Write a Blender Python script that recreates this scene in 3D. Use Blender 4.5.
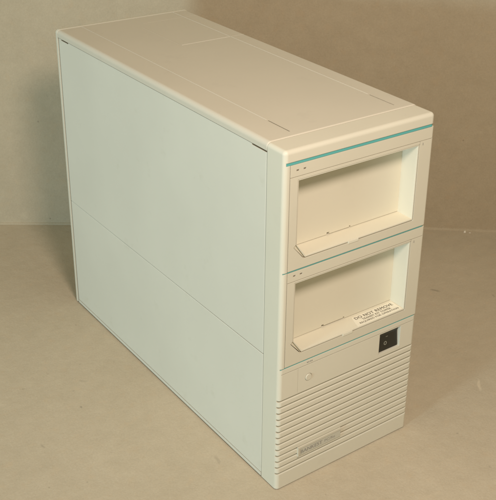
import bpy, bmesh, math, random
from mathutils import Vector, Matrix

for o in list(bpy.data.objects):
    bpy.data.objects.remove(o, do_unlink=True)
SC = bpy.context.scene
COL = SC.collection
MM = 0.001

# ---------------------------------------------------------------- camera
cam_d = bpy.data.cameras.new('camera')
cam = bpy.data.objects.new('camera', cam_d)
COL.objects.link(cam)
SC.camera = cam
cam_d.sensor_fit = 'HORIZONTAL'
cam_d.sensor_width = 36.0
cam_d.lens = 975.036 / 496.0 * 36.0
cam_d.shift_x = -28.593 / 496.0
cam_d.shift_y = -40.705 / 496.0
cam_d.clip_start = 0.01
cam_d.clip_end = 50.0
RT = Vector((0.80279414, -0.59587459, 0.02133194))
UP = Vector((0.24503769, 0.36232107, 0.89926635))
FW = Vector((0.54357898, 0.71669862, -0.43688096))
mw = Matrix((RT, UP, -FW)).transposed().to_4x4()
mw.translation = Vector((-0.50232404, -0.65166166, 0.74122898))
cam.matrix_world = mw

SC.render.engine = 'CYCLES'
SC.view_settings.view_transform = 'Standard'
SC.view_settings.look = 'None'
SC.view_settings.gamma = 1.0
SC.view_settings.exposure = 0.0

# ---------------------------------------------------------------- light
world = bpy.data.worlds.new('World')
SC.world = world
world.use_nodes = True
bg = world.node_tree.nodes['Background']
bg.inputs['Color'].default_value = (0.98, 0.99, 0.79, 1)
bg.inputs['Strength'].default_value = 0.33


def lamp(name, pos, target, size, power, color):
    d = bpy.data.lights.new(name, 'AREA')
    d.shape = 'DISK'
    d.size = size
    d.energy = power
    d.color = color
    o = bpy.data.objects.new(name, d)
    COL.objects.link(o)
    o.location = pos
    o.rotation_euler = (Vector(target) - Vector(pos)).to_track_quat('-Z', 'Y').to_euler()
    return o


# warm lamp above the camera, a little to the right
lamp('warm_lamp', (-0.229, -0.626, 1.056), (0.1, 0.2, 0.2), 0.24, 10.2, (1.0, 0.845, 0.765))
# cool low light far out on the left
lamp('cool_window_light', (-2.117, -0.367, 0.442), (0.1, 0.2, 0.2), 0.28, 26.8, (0.57, 0.82, 0.97))


# ---------------------------------------------------------------- materials
def new_mat(name):
    m = bpy.data.materials.new(name)
    m.use_nodes = True
    nt = m.node_tree
    return m, nt, nt.nodes['Principled BSDF']


def plastic(name, col, rough=0.5, var=0.06, bump=0.012, edge=0.0005, grime=0.0, tint=None):
    m, nt, p = new_mat(name)
    N, L = nt.nodes, nt.links
    tc = N.new('ShaderNodeTexCoord')
    n1 = N.new('ShaderNodeTexNoise')
    n1.inputs['Scale'].default_value = 9.0
    n1.inputs['Detail'].default_value = 5.0
    L.new(tc.outputs['Object'], n1.inputs['Vector'])
    mix = N.new('ShaderNodeMixRGB')
    dark = tuple(c * (1 - var) for c in col)
    lite = tuple(min(1, c * (1 + var * 0.6)) for c in col)
    mix.inputs[1].default_value = (*dark, 1)
    mix.inputs[2].default_value = (*lite, 1)
    L.new(n1.outputs['Fac'], mix.inputs[0])
    out = mix.outputs[0]
    if grime > 0:
        n2 = N.new('ShaderNodeTexNoise')
        n2.inputs['Scale'].default_value = 26.0
        n2.inputs['Detail'].default_value = 8.0
        n2.inputs['Roughness'].default_value = 0.7
        L.new(tc.outputs['Object'], n2.inputs['Vector'])
        r = N.new('ShaderNodeValToRGB')
        r.color_ramp.elements[0].position = 0.60
        r.color_ramp.elements[0].color = (0, 0, 0, 1)
        r.color_ramp.elements[1].position = 0.82
        r.color_ramp.elements[1].color = (grime, grime, grime, 1)
        L.new(n2.outputs['Fac'], r.inputs['Fac'])
        mg = N.new('ShaderNodeMixRGB')
        g = tint or tuple(c * 0.72 for c in col)
        mg.inputs[2].default_value = (*g, 1)
        L.new(r.outputs['Color'], mg.inputs[0])
        L.new(out, mg.inputs[1])
        out = mg.outputs[0]
    L.new(out, p.inputs['Base Color'])
    nr = N.new('ShaderNodeMapRange')
    nr.inputs['To Min'].default_value = rough - 0.06
    nr.inputs['To Max'].default_value = rough + 0.08
    L.new(n1.outputs['Fac'], nr.inputs['Value'])
    L.new(nr.outputs['Result'], p.inputs['Roughness'])
    p.inputs['Specular IOR Level'].default_value = 0.35
    fine = N.new('ShaderNodeTexNoise')
    fine.inputs['Scale'].default_value = 1300.0
    fine.inputs['Detail'].default_value = 2.0
    L.new(tc.outputs['Object'], fine.inputs['Vector'])
    b = N.new('ShaderNodeBump')
    b.inputs['Strength'].default_value = bump * 10
    b.inputs['Distance'].default_value = 0.0002
    L.new(fine.outputs['Fac'], b.inputs['Height'])
    if edge > 0:
        bv = N.new('ShaderNodeBevel')
        bv.samples = 6
        bv.inputs['Radius'].default_value = edge
        L.new(bv.outputs['Normal'], b.inputs['Normal'])
    L.new(b.outputs['Normal'], p.inputs['Normal'])
    return m


PUTTY = plastic('putty_plastic', (0.66, 0.612, 0.475), 0.5, 0.05, 0.012, 0.0008, 0.25)
PUTTY2 = plastic('putty_bay_plastic', (0.64, 0.587, 0.448), 0.48, 0.05, 0.012, 0.0006, 0.2)
TRAYM = plastic('cream_tray_plastic', (0.715, 0.667, 0.52), 0.45, 0.05, 0.008, 0.0006, 0.2)
METAL = plastic('painted_steel', (0.665, 0.628, 0.508), 0.5, 0.07, 0.016, 0.0006, 0.5, (0.52, 0.48, 0.35))
COVERM = plastic('putty_cover', (0.62, 0.562, 0.438), 0.5, 0.06, 0.012, 0.0004, 0.3)
TEAL = plastic('teal_plastic', (0.115, 0.42, 0.385), 0.45, 0.08, 0.01, 0.0002)
DARK = plastic('dark_inside', (0.012, 0.011, 0.010), 0.7, 0.2, 0.0, 0.0)
ROCK = plastic('dark_rocker', (0.028, 0.026, 0.018), 0.34, 0.15, 0.01, 0.0006)
MARK = plastic('grey_ink', (0.31, 0.29, 0.245), 0.6, 0.05, 0.0, 0.0)
INK = plastic('dark_ink', (0.13, 0.115, 0.085), 0.6, 0.1, 0.0, 0.0)
WHITEINK = plastic('pale_ink', (0.26, 0.26, 0.21), 0.5, 0.05, 0.0, 0.0)
LEDM = plastic('dim_led', (0.23, 0.19, 0.14), 0.25, 0.1, 0.0, 0.0002)
LABELM = plastic('label_paper', (0.80, 0.75, 0.60), 0.45, 0.03, 0.004, 0.0)
BADGEM = plastic('badge_plastic', (0.62, 0.57, 0.44), 0.4, 0.05, 0.004, 0.0004)
BADGEF = plastic('badge_face', (0.55, 0.52, 0.41), 0.35, 0.08, 0.004, 0.0)


def paper(name, base, dark, seed, marks=()):
    m, nt, p = new_mat(name)
    N, L = nt.nodes, nt.links
    tc = N.new('ShaderNodeTexCoord')
    mp = N.new('ShaderNodeMapping')
    mp.inputs['Location'].default_value = (seed, seed * 1.7, 0)
    L.new(tc.outputs['Object'], mp.inputs['Vector'])

    def noise(scale, detail, rough=0.5):
        n = N.new('ShaderNodeTexNoise')
        n.inputs['Scale'].default_value = scale
        n.inputs['Detail'].default_value = detail
        n.inputs['Roughness'].default_value = rough
        L.new(mp.outputs['Vector'], n.inputs['Vector'])
        return n

    def ramp(src, a, b, ca=(0, 0, 0, 1), cb=(1, 1, 1, 1)):
        r = N.new('ShaderNodeValToRGB')
        r.color_ramp.elements[0].position = a
        r.color_ramp.elements[1].position = b
        r.color_ramp.elements[0].color = ca
        r.color_ramp.elements[1].color = cb
        L.new(src, r.inputs['Fac'])
        return r.outputs['Color']

    def mix(fac, a, b, mode='MIX'):
        x = N.new('ShaderNodeMixRGB')
        x.blend_type = mode
        for i, v in ((0, fac), (1, a), (2, b)):
            if isinstance(v, tuple):
                x.inputs[i].default_value = v
            elif isinstance(v, float):
                x.inputs[i].default_value = v
            else:
                L.new(v, x.inputs[i])
        return x.outputs[0]

    big = noise(5.0, 4.0)
    mid = noise(45.0, 6.0, 0.65)
    fine = noise(420.0, 4.0, 0.7)
    c = mix(ramp(big.outputs['Fac'], 0.3, 0.7), (*dark, 1), (*base, 1))
    c = mix(ramp(mid.outputs['Fac'], 0.35, 0.7, (0.93, 0.93, 0.92, 1), (1.05, 1.05, 1.05, 1)), c, c)
    c = mix(0.4, c, ramp(mid.outputs['Fac'], 0.3, 0.72, (0.86, 0.85, 0.83, 1), (1.07, 1.07, 1.07, 1)), 'MULTIPLY')
    c = mix(0.5, c, ramp(fine.outputs['Fac'], 0.3, 0.7, (0.86, 0.85, 0.83, 1), (1.08, 1.08, 1.08, 1)), 'MULTIPLY')
    # pinkish-brown mottling in the pulp
    mott = noise(70.0, 3.0)
    c = mix(ramp(mott.outputs['Fac'], 0.56, 0.75, (0, 0, 0, 1), (0.25, 0.25, 0.25, 1)), c,
            (base[0] * 1.02, base[1] * 0.90, base[2] * 0.78, 1))
    # sparse dark fibre flecks
    vor = N.new('ShaderNodeTexVoronoi')
    vor.inputs['Scale'].default_value = 42.0
    L.new(mp.outputs['Vector'], vor.inputs['Vector'])
    fleck = ramp(vor.outputs['Distance'], 0.035, 0.075, (1, 1, 1, 1), (0, 0, 0, 1))
    gate = noise(13.0, 2.0)
    fl = mix(1.0, fleck, ramp(gate.outputs['Fac'], 0.52, 0.60), 'MULTIPLY')
    fl = mix(1.0, fl, (0.5, 0.5, 0.5, 1), 'MULTIPLY')
    c = mix(fl, c, (dark[0] * 0.45, dark[1] * 0.42, dark[2] * 0.4, 1))
    # pale scuffs
    sc = N.new('ShaderNodeMapping')
    sc.inputs['Scale'].default_value = (18, 60, 30)
    sc.inputs['Rotation'].default_value = (0, 0, 0.6)
    L.new(tc.outputs['Object'], sc.inputs['Vector'])
    sn = N.new('ShaderNodeTexNoise')
    sn.inputs['Scale'].default_value = 1.0
    sn.inputs['Detail'].default_value = 6.0
    L.new(sc.outputs['Vector'], sn.inputs['Vector'])
    c = mix(ramp(sn.outputs['Fac'], 0.66, 0.8, (0, 0, 0, 1), (0.3, 0.3, 0.3, 1)), c,
            (min(1, base[0] * 1.25), min(1, base[1] * 1.25), min(1, base[2] * 1.25), 1))
    # individual scuffs and stains: (x, y, angle, half length, half width, pale?, strength)
    for (mx, my, ang, hl, hw, pale, st) in marks:
        mm = N.new('ShaderNodeMapping')
        mm.vector_type = 'TEXTURE'
        mm.inputs['Location'].default_value = (mx, my, 0)
        mm.inputs['Rotation'].default_value = (0, 0, ang)
        mm.inputs['Scale'].default_value = (hl, hw, 1)
        wob = N.new('ShaderNodeVectorMath')
        wob.operation = 'MULTIPLY_ADD'
        wob.inputs[1].default_value = (0.006, 0.006, 0)
        L.new(mott.outputs['Color'], wob.inputs[0])
        L.new(tc.outputs['Object'], wob.inputs[2])
        L.new(wob.outputs[0], mm.inputs['Vector'])
        gr = N.new('ShaderNodeTexGradient')
        gr.gradient_type = 'SPHERICAL'
        L.new(mm.outputs['Vector'], gr.inputs['Vector'])
        f_ = ramp(gr.outputs['Fac'], 0.0, 0.6, (0, 0, 0, 1), (st * 0.75, st * 0.75, st * 0.75, 1))
        k_ = 1.45 if pale else 0.42
        c = mix(f_, c, tuple(min(1, v * k_) for v in base) + (1,))
    L.new(c, p.inputs['Base Color'])
    p.inputs['Roughness'].default_value = 0.75
    p.inputs['Specular IOR Level'].default_value = 0.2
    b = N.new('ShaderNodeBump')
    b.inputs['Strength'].default_value = 0.25
    b.inputs['Distance'].default_value = 0.0006
    L.new(fine.outputs['Fac'], b.inputs['Height'])
    b2 = N.new('ShaderNodeBump')
    b2.inputs['Strength'].default_value = 0.25
    b2.inputs['Distance'].default_value = 0.004
    L.new(mid.outputs['Fac'], b2.inputs['Height'])
    L.new(b2.outputs['Normal'], b.inputs['Normal'])
    L.new(b.outputs['Normal'], p.inputs['Normal'])
    return m


FLOORM = paper('brown_paper_floor', (0.555, 0.475, 0.34), (0.505, 0.43, 0.303), 3.1, (
          (0.4539, 0.2114, -1.09, 0.0094, 0.003, 0.0, 0.65),
          (0.3314, 0.0093, -2.28, 0.0162, 0.0025, 1.0, 0.45),
          (-0.0212, 0.082, 1.34, 0.0097, 0.0025, 0.0, 0.35),
          (-0.1041, 0.2582, -1.36, 0.0021, 0.0016, 0.0, 0.7),
          (-0.1726, 0.2172, -1.54, 0.0067, 0.002, 0.0, 0.4),
          (-0.0774, 0.3042, -0.94, 0.0074, 0.002, 0.0, 0.3),
          (-0.0964, 0.293, -1.05, 0.0018, 0.0017, 0.0, 0.45),
          (-0.1456, 0.3325, -1.05, 0.0018, 0.0018, 0.0, 0.4),
          (-0.1579, 0.1341, -1.11, 0.0015, 0.0015, 0.0, 0.5),
          (-0.0265, 0.4285, -1.25, 0.0019, 0.0016, 0.0, 0.45),
          (0.2378, -0.043, -1.25, 0.0016, 0.0016, 0.0, 0.45),
          (0.2242, -0.1064, -1.3, 0.002, 0.002, 0.0, 0.35),
          (0.5152, 0.1516, -1.91, 0.0045, 0.0022, 0.0, 0.35)))
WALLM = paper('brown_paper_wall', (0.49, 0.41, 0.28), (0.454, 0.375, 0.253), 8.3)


FLAKEM = plastic('torn_paper_edge', (0.74, 0.67, 0.53), 0.8, 0.1, 0.0, 0.0)


# ---------------------------------------------------------------- mesh helpers (millimetres in, metres out)
def box(bm, x0, x1, y0, y1, z0, z1):
    vs = [bm.verts.new((x, y, z)) for x in (x0, x1) for y in (y0, y1) for z in (z0, z1)]
    for f in ((0, 1, 3, 2), (4, 6, 7, 5), (0, 4, 5, 1), (2, 3, 7, 6), (0, 2, 6, 4), (1, 5, 7, 3)):
        bm.faces.new([vs[i] for i in f])
    return vs


def prism_y(bm, pts, y0, y1):
    """polygon of (x, z) points swept from y0 to y1"""
    a = [bm.verts.new((x, y0, z)) for x, z in pts]
    b = [bm.verts.new((x, y1, z)) for x, z in pts]
    n = len(pts)
    bm.faces.new(a)
    bm.faces.new(b[::-1])
    for i in range(n):
        bm.faces.new((a[i], b[i], b[(i + 1) % n], a[(i + 1) % n]))
    bmesh.ops.recalc_face_normals(bm, faces=bm.faces)


def cyl_y(bm, cx, cz, r, y0, y1, n=40):
    prism_y(bm, [(cx + r * math.cos(2 * math.pi * i / n), cz + r * math.sin(2 * math.pi * i / n)) for i in range(n)], y0, y1)


def round_edges(bm, test, r, seg=6):
    es = [e for e in bm.edges if test(e.verts[0].co, e.verts[1].co)]
    if es:
        bmesh.ops.bevel(bm, geom=es, offset=r, segments=seg, profile=0.5, affect='EDGES', clamp_overlap=False)


def both(i, v, eps=0.01):
    return lambda a, b: abs(a[i] - v) < eps and abs(b[i] - v) < eps


def edge_at(**kw):
    idx = {'x': 0, 'y': 1, 'z': 2}
    return lambda a, b: all(abs(a[idx[k]] - v) < 0.01 and abs(b[idx[k]] - v) < 0.01 for k, v in kw.items())


def temp(bm):
    bmesh.ops.recalc_face_normals(bm, faces=bm.faces)
    me = bpy.data.meshes.new('work')
    bm.to_mesh(me)
    bm.free()
    o = bpy.data.objects.new('work', me)
    COL.objects.link(o)
    return o


def cut(bm, *cutters):
    """boolean difference: one after the other, applied at once"""
    o = temp(bm)
    for c in cutters:
        k = temp(c)
        md = o.modifiers.new('b', 'BOOLEAN')
        md.operation = 'DIFFERENCE'
        md.solver = 'EXACT'
        md.use_self = False
        md.object = k
        dg = bpy.context.evaluated_depsgraph_get()
        me = bpy.data.meshes.new_from_object(o.evaluated_get(dg))
        o.modifiers.clear()
        old = o.data
        o.data = me
        bpy.data.meshes.remove(old)
        km = k.data
        bpy.data.objects.remove(k, do_unlink=True)
        bpy.data.meshes.remove(km)
    out = bmesh.new()
    out.from_mesh(o.data)
    m = o.data
    bpy.data.objects.remove(o, do_unlink=True)
    bpy.data.meshes.remove(m)
    return out


def build(name, bm, mat, parent=None, smooth=True, extra=()):
    bmesh.ops.scale(bm, vec=(MM, MM, MM), verts=bm.verts)
    me = bpy.data.meshes.new(name)
    bm.to_mesh(me)
    bm.free()
    me.materials.append(mat)
    for e in extra:
        me.materials.append(e)
    if smooth:
        for p in me.polygons:
            p.use_smooth = True
        me.set_sharp_from_angle(angle=math.radians(24))
    o = bpy.data.objects.new(name, me)
    COL.objects.link(o)
    if parent:
        o.parent = parent
    if smooth:
        wn = o.modifiers.new('weighted_normals', 'WEIGHTED_NORMAL')
        wn.mode = 'FACE_AREA'
        wn.weight = 100
        wn.keep_sharp = True
    return o


def text_bm(bm, body, width, height, place, bold=0.0, space=1.0):
    """text turned into thin mesh, fitted to width x height, then moved by place(u, v) -> xyz"""
    cu = bpy.data.curves.new('work', 'FONT')
    cu.body = body
    cu.offset = bold
    cu.space_character = space
    o = bpy.data.objects.new('work', cu)
    COL.objects.link(o)
    dg = bpy.context.evaluated_depsgraph_get()
    me = bpy.data.meshes.new_from_object(o.evaluated_get(dg))
    xs = [v.co.x for v in me.vertices]
    ys = [v.co.y for v in me.vertices]
    sx, sy = width / (max(xs) - min(xs)), height / (max(ys) - min(ys))
    t = bmesh.new()
    t.from_mesh(me)
    mp = {}
    for v in t.verts:
        mp[v.index] = bm.verts.new(place((v.co.x - min(xs)) * sx, (v.co.y - min(ys)) * sy))
    for f in t.faces:
        bm.faces.new([mp[v.index] for v in f.verts])
    t.free()
    bpy.data.objects.remove(o, do_unlink=True)
    bpy.data.curves.remove(cu)
    bpy.data.meshes.remove(me)


# ---------------------------------------------------------------- setting
bm = bmesh.new()
nx, ny = 40, 40
box(bm, -3500, 3500, -3000, 3000, -20, 0)
floor = build('floor', bm, FLOORM, None, False)
floor['kind'] = 'structure'

# upright brown sheet behind: its foot follows a very slightly bent line
foot = [(-1900, 2050), (-900, 1398), (-400, 1054), (4.5, 777.7), (99.6, 711.8), (300, 567), (450, 460), (581.8, 361.5),
        (670.5, 288.5), (765, 210), (1060, -35), (1900, -740)]


def catmull(pts, n):
    out = []
    for i in range(len(pts) - 1):
        p = [Vector(pts[max(0, min(len(pts) - 1, i + k))]) for k in (-1, 0, 1, 2)]
        for j in range(n):
            t = j / n
            out.append(0.5 * (2 * p[1] + (p[2] - p[0]) * t + (2 * p[0] - 5 * p[1] + 4 * p[2] - p[3]) * t * t
                              + (3 * p[1] - p[0] - 3 * p[2] + p[3]) * t ** 3))
    out.append(Vector(pts[-1]))
    return out


line = catmull(foot, 14)
bm = bmesh.new()
prof = [(-2.6, 0.0), (-2.4, 1.3), (-1.6, 2.2), (-0.5, 2.7), (0.6, 3.4), (0.9, 6.0), (1.0, 60), (1.5, 200), (2, 600), (2, 1400)]
rows = []
for i, p in enumerate(line):
    d = (line[min(i + 1, len(line) - 1)] - line[max(i - 1, 0)]).normalized()
    nrm = Vector((d.y, -d.x))
    nrm = -nrm if nrm.dot(Vector((-0.5, -0.8))) < 0 else nrm      # towards the camera side
    rows.append([bm.verts.new((p.x - nrm.x * o_, p.y - nrm.y * o_, z)) for o_, z in prof])
for a, b in zip(rows, rows[1:]):
    for j in range(len(prof) - 1):
        bm.faces.new((a[j], b[j], b[j + 1], a[j + 1]))
bmesh.ops.recalc_face_normals(bm, faces=bm.faces)
# small torn flake of paper sticking out of the fold
nick = Vector((631.0, 319.5))
flakes = []
for dx, dz, w, h, lean in ((0, 0.4, 3.6, 3.2, 2.0), (8.5, 0.4, 3.5, 0.9, 1.0)):
    c = nick + Vector((dx * 0.77, -dx * 0.64))
    q = [bm.verts.new((c.x - 5.0 + u * w * 0.77 + v * lean, c.y - 5.0 - u * w * 0.64 + v * lean, dz + v * h)) for u, v in
         ((-.5, 0), (.5, .1), (.42, .8), (.1, 1), (-.38, .75))]
    flakes.append(bm.faces.new(q))
for f in flakes:
    f.material_index = 1
backdrop = build('backdrop', bm, WALLM, None, True, (FLAKEM,))
backdrop['kind'] = 'structure'

# ---------------------------------------------------------------- the computer tower
W, D, H = 193.2, 482.4, 400.0
tower = bpy.data.objects.new('computer_tower', None)
COL.objects.link(tower)
tower.empty_display_size = 0.05
tower['label'] = 'beige computer tower with teal stripes and two recessed drive bays standing on brown paper'
tower['category'] = 'computer'

# dark inner frame seen through the seams
bm = bmesh.new()
box(bm, 3.2, W - 3.2, 29.5, 477.5, 4, 391.0)
build('chassis', bm, DARK, tower, False)

# top cover with rounded long edges and grooves around the middle panel
bm = bmesh.new()
box(bm, 0, W, 27.6, 478.2, 391.4, 400.3)
round_edges(bm, edge_at(x=0, z=400.3), 5.0, 8)
round_edges(bm, edge_at(x=W, z=400.3), 5.0, 8)
es = [e for e in bm.edges if abs(e.verts[0].co.y - 27.6) < .01 and abs(e.verts[1].co.y - 27.6) < .01
      and min(e.verts[0].co.z, e.verts[1].co.z) > 392]
bmesh.ops.bevel(bm, geom=es, offset=1.4, segments=4, profile=0.5, affect='EDGES', clamp_overlap=False)
T0 = 400.3


def bead(b, w, h, p0, p1, axis):
    """low raised seam line on the cover, running along x or y"""
    prof = [(-0.05, -0.6), (0.0, 0.0), (0.42 * w, h), (0.7 * w, h), (w, 0.0), (w + 0.05, -0.6)]
    if axis == 'y':
        va = [b.verts.new((p0[0] + u, p0[1], T0 + v)) for u, v in prof]
        vb = [b.verts.new((p1[0] + u, p1[1], T0 + v)) for u, v in prof]
    else:
        va = [b.verts.new((p0[0], p0[1] + u, T0 + v)) for u, v in prof]
        vb = [b.verts.new((p1[0], p1[1] + u, T0 + v)) for u, v in prof]
    n = len(prof)
    b.faces.new(va)
    b.faces.new(vb[::-1])
    for i in range(n):
        b.faces.new((va[i], vb[i], vb[(i + 1) % n], va[(i + 1) % n]))


beads = bmesh.new()
bead(beads, 1.25, 0.36, (33.4, 76.0), (33.4, 477.6), 'y')
bead(beads, 1.3, 0.4, (169.2, 79.0), (169.2, 477.6), 'y')
bead(beads, 1.2, 0.45, (98.5, 338.2), (168.8, 338.2), 'x')
bead(beads, 1.2, 0.25, (171.0, 338.2), (189.5, 338.2), 'x')
bead(beads, 1.2, 0.16, (108, 449.0), (168.8, 449.0), 'x')
bead(beads, 1.2, 0.16, (171.0, 449.0), (188.5, 449.0), 'x')
bead(beads, 1.2, 0.1, (97.0, 345), (97.0, 430), 'y')
bmesh.ops.recalc_face_normals(beads, faces=beads.faces)
g4 = bmesh.new()
box(g4, 33.5, 34.9, 38, 74, 388, 403)
box(g4, 169.1, 170.6, 38, 77, 388, 403)
bm = cut(bm, g4)
bme = bpy.data.meshes.new('work')
beads.to_mesh(bme)
beads.free()
bm.from_mesh(bme)
bpy.data.meshes.remove(bme)
cover = build('top_cover', bm, COVERM, tower)

# side panels (the left one in two pieces with a seam)
def panel(z0, z1, notch):
    b = bmesh.new()
    box(b, 0.2, 2.9, 28.3, 475.6, z0, z1)
    round_edges(b, edge_at(x=0.2, y=28.3), 1.3, 3)
    if not notch:
        round_edges(b, edge_at(x=0.2, z=z1), 1.2, 3)
    if notch:
        c = bmesh.new()
        box(c, -1, 4, 26, 52.5, z1 - 1.5, z1 + 2)
        box(c, -1, 4, 449, 469.5, z1 - 1.5, z1 + 2)
        b = cut(b, c)
    return build('side_panel', b, METAL, tower)


panel(163.6, 391.0, True)
panel(6.4, 162.9, False)
bm = bmesh.new()
box(bm, W - 2.9, W - 0.2, 28.6, 476.2, 6.4, 390.8)
build('side_panel', bm, METAL, tower)
# thin rails at the bottom of the sides
for x0, x1 in ((-0.2, 2.9), (W - 2.9, W + 0.2)):
    bm = bmesh.new()
    box(bm, x0, x1, 28.0, 475.6, 1.8, 5.7)
    build('base_rail', bm, METAL, tower)
for fx in (24, W - 24):
    for fy in (40, D - 40):
        bm = bmesh.new()
        n_ = 24
        lo = [bm.verts.new((fx + 9 * math.cos(2 * math.pi * i / n_), fy + 9 * math.sin(2 * math.pi * i / n_), 0.0)) for i in range(n_)]
        hi = [bm.verts.new((fx + 10 * math.cos(2 * math.pi * i / n_), fy + 10 * math.sin(2 * math.pi * i / n_), 4.5)) for i in range(n_)]
        bm.faces.new(lo[::-1])
        bm.faces.new(hi)
        for i in range(n_):
            bm.faces.new((lo[i], lo[(i + 1) % n_], hi[(i + 1) % n_], hi[i]))
        build('rubber_foot', bm, DARK, tower)

# rear frame
bm = bmesh.new()
box(bm, -0.3, W + 0.3, 476.4 + 2.2, D + 0.5, 1.2, 400.9)
box(bm, -0.3, 3.1, 476.5, 476.4 + 2.2, 1.2, 391)
round_edges(bm, edge_at(x=-0.3, z=400.9), 5.0, 8)
round_edges(bm, edge_at(x=W + 0.3, z=400.9), 5.0, 8)
c = bmesh.new()
for k in range(9):
    box(c, 30, 80, D - 2, D + 3, 40 + k * 9, 44 + k * 9)
bm = cut(bm, c)
build('rear_panel', bm, PUTTY, tower)

# front bezel: one moulding, its middle open for the two bay covers
bm = bmesh.new()
box(bm, 0, W, 0, 27.2, 1.1, 399.3)
round_edges(bm, edge_at(x=0, y=0), 4.6, 8)
round_edges(bm, edge_at(x=W, y=0), 4.6, 8)
es = [e for e in bm.edges if abs(e.verts[0].co.z - 399.3) < .01 and abs(e.verts[1].co.z - 399.3) < .01
      and not (abs(e.verts[0].co.y - 27.2) < .01 and abs(e.verts[1].co.y - 27.2) < .01)]
bmesh.ops.bevel(bm, geom=es, offset=4.2, segments=7, profile=0.5, affect='EDGES', clamp_overlap=False)
pocket = bmesh.new()
box(pocket, 6.6, W + 5, -5, 22, 158.2, 384.4)
pocket2 = bmesh.new()
box(pocket2, 12, W - 4, 15, 40, 165, 380)
teal_cut = bmesh.new()
box(teal_cut, 2.4, W + 5, -5, 6.2, 384.2, 387.4)
teal_cut2 = bmesh.new()
box(teal_cut2, 1.8, 12, -5, 6.2, 269.65, 270.85)
box(teal_cut2, 1.8, W + 5, -5, 6.2, 157.15, 158.35)
lines = bmesh.new()
box(lines, 3.5, W + 5, -5, 0.55, 151.0, 151.6)
box(lines, 24.9, 25.2, -5, 0.15, 120.5, 150.8)
grooves = bmesh.new()
grooves2 = bmesh.new()
NG, Z0, Z1 = 13, 21.8, 117.8
for k in range(NG):
    z = Z0 + (Z1 - Z0) * k / (NG - 1)
    prism_y(grooves, [(-4, z - 1.0), (W + 4, z - 1.0), (W + 4, z + 1.0), (-4, z + 1.0)], 0.6, 3.4)
    va = [grooves2.verts.new((-4, y, zz)) for y, zz in ((-2.0, z - 3.0), (-0.2, z - 1.75), (0.9, z - 0.9), (0.9, z + 0.95), (-0.2, z + 1.4), (-2.0, z + 3.0))]
    vb = [grooves2.verts.new((W + 4, v.co.y, v.co.z)) for v in va]
    grooves2.faces.new(va)
    grooves2.faces.new(vb[::-1])
    for i in range(6):
        grooves2.faces.new((va[i], vb[i], vb[(i + 1) % 6], va[(i + 1) % 6]))
swcut = bmesh.new()
box(swcut, 139.0, 170.2, -5, 12, 124.0, 150.2)
btncut = bmesh.new()
cyl_y(btncut, 39.4, 135.0, 4.45, -5, 2.6)
bm = cut(bm, pocket, pocket2, teal_cut, teal_cut2, lines, grooves, grooves2, swcut, btncut)
bezel = build('front_bezel', bm, PUTTY, tower)

# teal accent stripes
for x0, y0, z0, z1 in ((2.5, 0.6, 384.3, 387.3), (1.9, 0.7, 269.7, 270.8), (1.9, 0.7, 157.2, 158.3)):
    bm = bmesh.new()
    box(bm, x0, W - 0.6, y0, 6.0, z0, z1)
    round_edges(bm, edge_at(x=W - 0.6, y=y0), 4.2, 6)
    build('accent_stripe', bm, TEAL, bezel)

# round button
bm = bmesh.new()
cyl_y(bm, 39.4, 135.0, 4.15, -0.7, 2.55)
round_edges(bm, lambda a, b: abs(a.y + 0.7) < .01 and abs(b.y + 0.7) < .01, 0.8, 4)
build('push_button', bm, PUTTY2, bezel)
# little printed mark above it
bm = bmesh.new()
for i, w_ in enumerate((2.0, 1.4, 1.9, 1.5)):
    box(bm, 36.3 + i * 2.1, 36.3 + i * 2.1 + w_ * 0.85, -0.06, 0.1, 153.6, 155.0)
build('printed_mark', bm, MARK, bezel, False)

# power switch: dark rocker set into the opening
bm = bmesh.new()
prism = [(1.4, 149.9), (4.2, 149.9), (4.2, 124.6), (2.4, 124.6), (4.0, 141.5)]
pr = [(11.5, 149.9), (2.7, 149.9), (4.6, 143.4), (2.4, 124.6), (11.5, 124.6)]
xa, xb = 139.3, 169.2
va = [bm.verts.new((xa, y, z)) for y, z in pr]
vb = [bm.verts.new((xb, y, z)) for y, z in pr]
bm.faces.new(va)
bm.faces.new(vb[::-1])
for i in range(5):
    bm.faces.new((va[i], vb[i], vb[(i + 1) % 5], va[(i + 1) % 5]))
bmesh.ops.recalc_face_normals(bm, faces=bm.faces)
switch = build('power_switch', bm, ROCK, bezel, False)
bm = bmesh.new()


def on_rocker(x, z):
    t = (z - 124.6) / (143.4 - 124.6)
    return (x, 2.4 + (4.6 - 2.4) * t - 0.12, z)


for a in range(24):
    a0, a1 = 2 * math.pi * a / 24, 2 * math.pi * (a + 1) / 24
    q = []
    for r_, an in ((1.3, a0), (2.3, a0), (2.3, a1), (1.3, a1)):
        q.append(bm.verts.new(on_rocker(151.3 + r_ * math.cos(an), 133.0 + r_ * math.sin(an))))
    bm.faces.new(q)
q = [bm.verts.new(on_rocker(x, z)) for x, z in ((152.2, 140.2), (155.2, 140.2), (155.2, 140.8), (152.2, 140.8))]
bm.faces.new(q)
build('printed_mark', bm, WHITEINK, switch, False)

# maker's badge laid over the grooves
bm = bmesh.new()
box(bm, 27.8, 88.6, -1.6, 0.4, 34.4, 46.6)
c = bmesh.new()
box(c, 29.6, 90, -3, -0.9, 33.5, 44.2)
bm = cut(bm, c)
badge = build('badge', bm, BADGEM, bezel)
bm = bmesh.new()
box(bm, 29.8, 88.2, -1.05, -0.8, 34.8, 44.0)
build('badge_face', bm, BADGEF, badge, False)
bm = bmesh.new()
text_bm(bm, 'BANKEST', 30, 4.6, lambda u, v: (32.0 + u, -1.12, 36.9 + v))
text_bm(bm, 'BANKEST', 30, 4.6, lambda u, v: (32.3 + u, -1.14, 36.95 + v))
text_bm(bm, 'PC/Re', 15, 3.4, lambda u, v: (65.5 + u, -1.12, 37.4 + v))
build('lettering', bm, MARK, badge, False)


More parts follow.
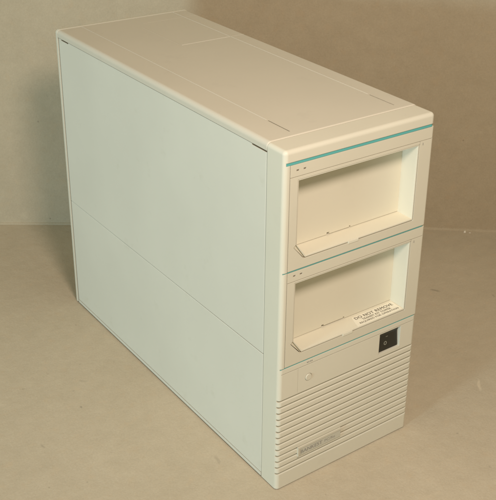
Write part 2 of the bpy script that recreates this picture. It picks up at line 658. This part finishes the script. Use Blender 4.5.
# ---------------------------------------------------------------- the two drive bays
def bay(zb, zt, op, sep, floor_z, led_z, sticker):
    """zb..zt: cover plate; op: opening polygon (x, z); sep: groove under the indicator strip"""
    b = bmesh.new()
    x0, x1 = 7.1, W
    box(b, x0, x1, 0, 5.0, zb, zt)
    round_edges(b, edge_at(x=x1, y=0), 3.0, 6)
    hole = bmesh.new()
    prism_y(hole, op, -3, 9)
    gro = bmesh.new()
    box(gro, x0 - 1, x1 + 3, -3, 0.6, sep - 0.3, sep + 0.3)
    gro2 = bmesh.new()
    box(gro2, 174.0, 174.6, -3, 0.8, op[2][1] - 1, sep)
    holes = bmesh.new()
    for xx in (15.8, 24.2):
        box(holes, xx - 1.5, xx + 1.5, -3, 1.2, led_z - 0.8, led_z + 0.8)
    b = cut(b, hole, gro, gro2, holes)
    cov = build('drive_bay', b, PUTTY2, tower)
    for xx in (15.8, 24.2):
        l = bmesh.new()
        box(l, xx - 1.4, xx + 1.4, 0.5, 1.4, led_z - 0.7, led_z + 0.7)
        build('indicator_light', l, LEDM, cov, False)
    # recessed tray: a stepped-back rim along the left and the cut corner, then the raised lip and the cavity
    tz = op[2][1]
    xr = 173.2
    fz = floor_z
    t = bmesh.new()
    prism_y(t, [(27.1, fz - 1.6), (xr, fz - 1.6), (xr, tz - 0.15), (16.8, tz - 0.15), (16.8, fz + 15.5), (14.2, fz + 13.1)], 1.9, 25.5)
    lip = bmesh.new()
    prism_y(lip, [(28.4, fz - 1.5), (xr, fz - 1.5), (xr, tz - 0.15), (16.9, tz - 0.15), (16.9, fz + 14.9)], 0.3, 1.9)
    inner = [(29.0, fz), (xr - 0.9, fz), (xr - 0.9, tz - 1.2), (17.6, tz - 1.2), (17.6, fz + 15.3)]
    k = bmesh.new()
    prism_y(k, inner, -3, 22.3)
    k9 = bmesh.new()
    prism_y(k9, inner, -3, 22.3)
    xl = 16.2
    k2 = bmesh.new()
    k3 = bmesh.new()
    if sticker:
        box(k3, 73.5, 104.2, 20, 30, floor_z + 0.25, floor_z + 1.35)
        box(k2, 72.6, 75.8, 20, 30, floor_z + 0.2, floor_z + 2.9)
        box(k2, 102.8, 104.6, 20, 30, floor_z + 0.2, floor_z + 2.5)
    else:
        box(k2, 73.8, 77.0, 20, 30, floor_z + 0.2, floor_z + 2.8)
        box(k2, 103.8, 105.6, 20, 30, floor_z + 0.2, floor_z + 2.2)
        box(k3, 76.0, 104.2, 20.0, 22.9, floor_z + 0.15, floor_z + 0.75)
    k4 = bmesh.new()
    box(k4, xl + 2.2, xr - 1.2, 21.5, 23.2, floor_z + 0.08, floor_z + 0.5)
    t = cut(t, k, k2, k3, k4)
    lip = cut(lip, k9)
    lme = bpy.data.meshes.new('work')
    lip.to_mesh(lme)
    lip.free()
    t.from_mesh(lme)
    bpy.data.meshes.remove(lme)
    tray = build('tray', t, TRAYM, cov)
    tab = bmesh.new()
    box(tab, 84.2, 97.4, -0.35, 1.6, floor_z - 3.6, floor_z - 0.7)
    build('finger_tab', tab, TRAYM, cov)
    # little triangular mark on the right strip
    mk = bmesh.new()
    vs = [mk.verts.new((x, -0.05, z)) for x, z in ((178.0, sep - 5.2), (179.0, sep - 5.2), (178.9, sep - 2.4), (178.1, sep - 2.4))]
    mk.faces.new(vs)
    build('printed_mark', mk, MARK, cov, False)
    if sticker:
        s = bmesh.new()
        zz = floor_z + 0.05
        lo = [s.verts.new((x, y, zz)) for x, y in ((106.2, 0.9), (170.6, 0.7), (171.0, 18.6), (111.5, 18.4))]
        hi = [s.verts.new((v.co.x, v.co.y, zz + 0.2)) for v in lo]
        s.faces.new(lo[::-1])
        s.faces.new(hi)
        for i in range(4):
            s.faces.new((lo[i], lo[(i + 1) % 4], hi[(i + 1) % 4], hi[i]))
        st = build('warning_label', s, LABELM, cov, False)
        tx = bmesh.new()
        zt_ = zz + 0.26
        text_bm(tx, 'DO NOT REMOVE', 54.5, 4.4, lambda u, v: (113.2 + u, 12.3 + v, zt_), 0.0, 1.08)
        text_bm(tx, 'TRANSIT KIT TOWER', 41, 3.1, lambda u, v: (119.8 + u, 7.7 + v, zt_), 0.0, 1.08)
        text_bm(tx, 'REQUIRED FOR OPERATION', 56, 3.1, lambda u, v: (112.3 + u, 3.0 + v, zt_), 0.0, 1.08)
        text_bm(tx, 'DO NOT REMOVE', 54.5, 4.4, lambda u, v: (113.45 + u, 12.35 + v, zt_ + 0.02), 0.0, 1.08)
        text_bm(tx, 'TRANSIT KIT TOWER', 41, 3.1, lambda u, v: (119.95 + u, 7.72 + v, zt_ + 0.02), 0.0, 1.08)
        text_bm(tx, 'REQUIRED FOR OPERATION', 56, 3.1, lambda u, v: (112.45 + u, 3.02 + v, zt_ + 0.02), 0.0, 1.08)
        build('lettering', tx, INK, cov, False)
    return cov


def opening(fz, tz):
    return [(26.8, fz - 2.5), (173.9, fz - 2.5), (173.9, tz), (16.5, tz), (16.5, fz + 15.6), (13.8, fz + 12.9)]


bay(271.3, 384.0, opening(283.4, 368.0), 371.4, 283.4, 377.9, False)
bay(158.8, 269.2, opening(172.2, 256.3), 258.2, 172.2, 264.6, True)
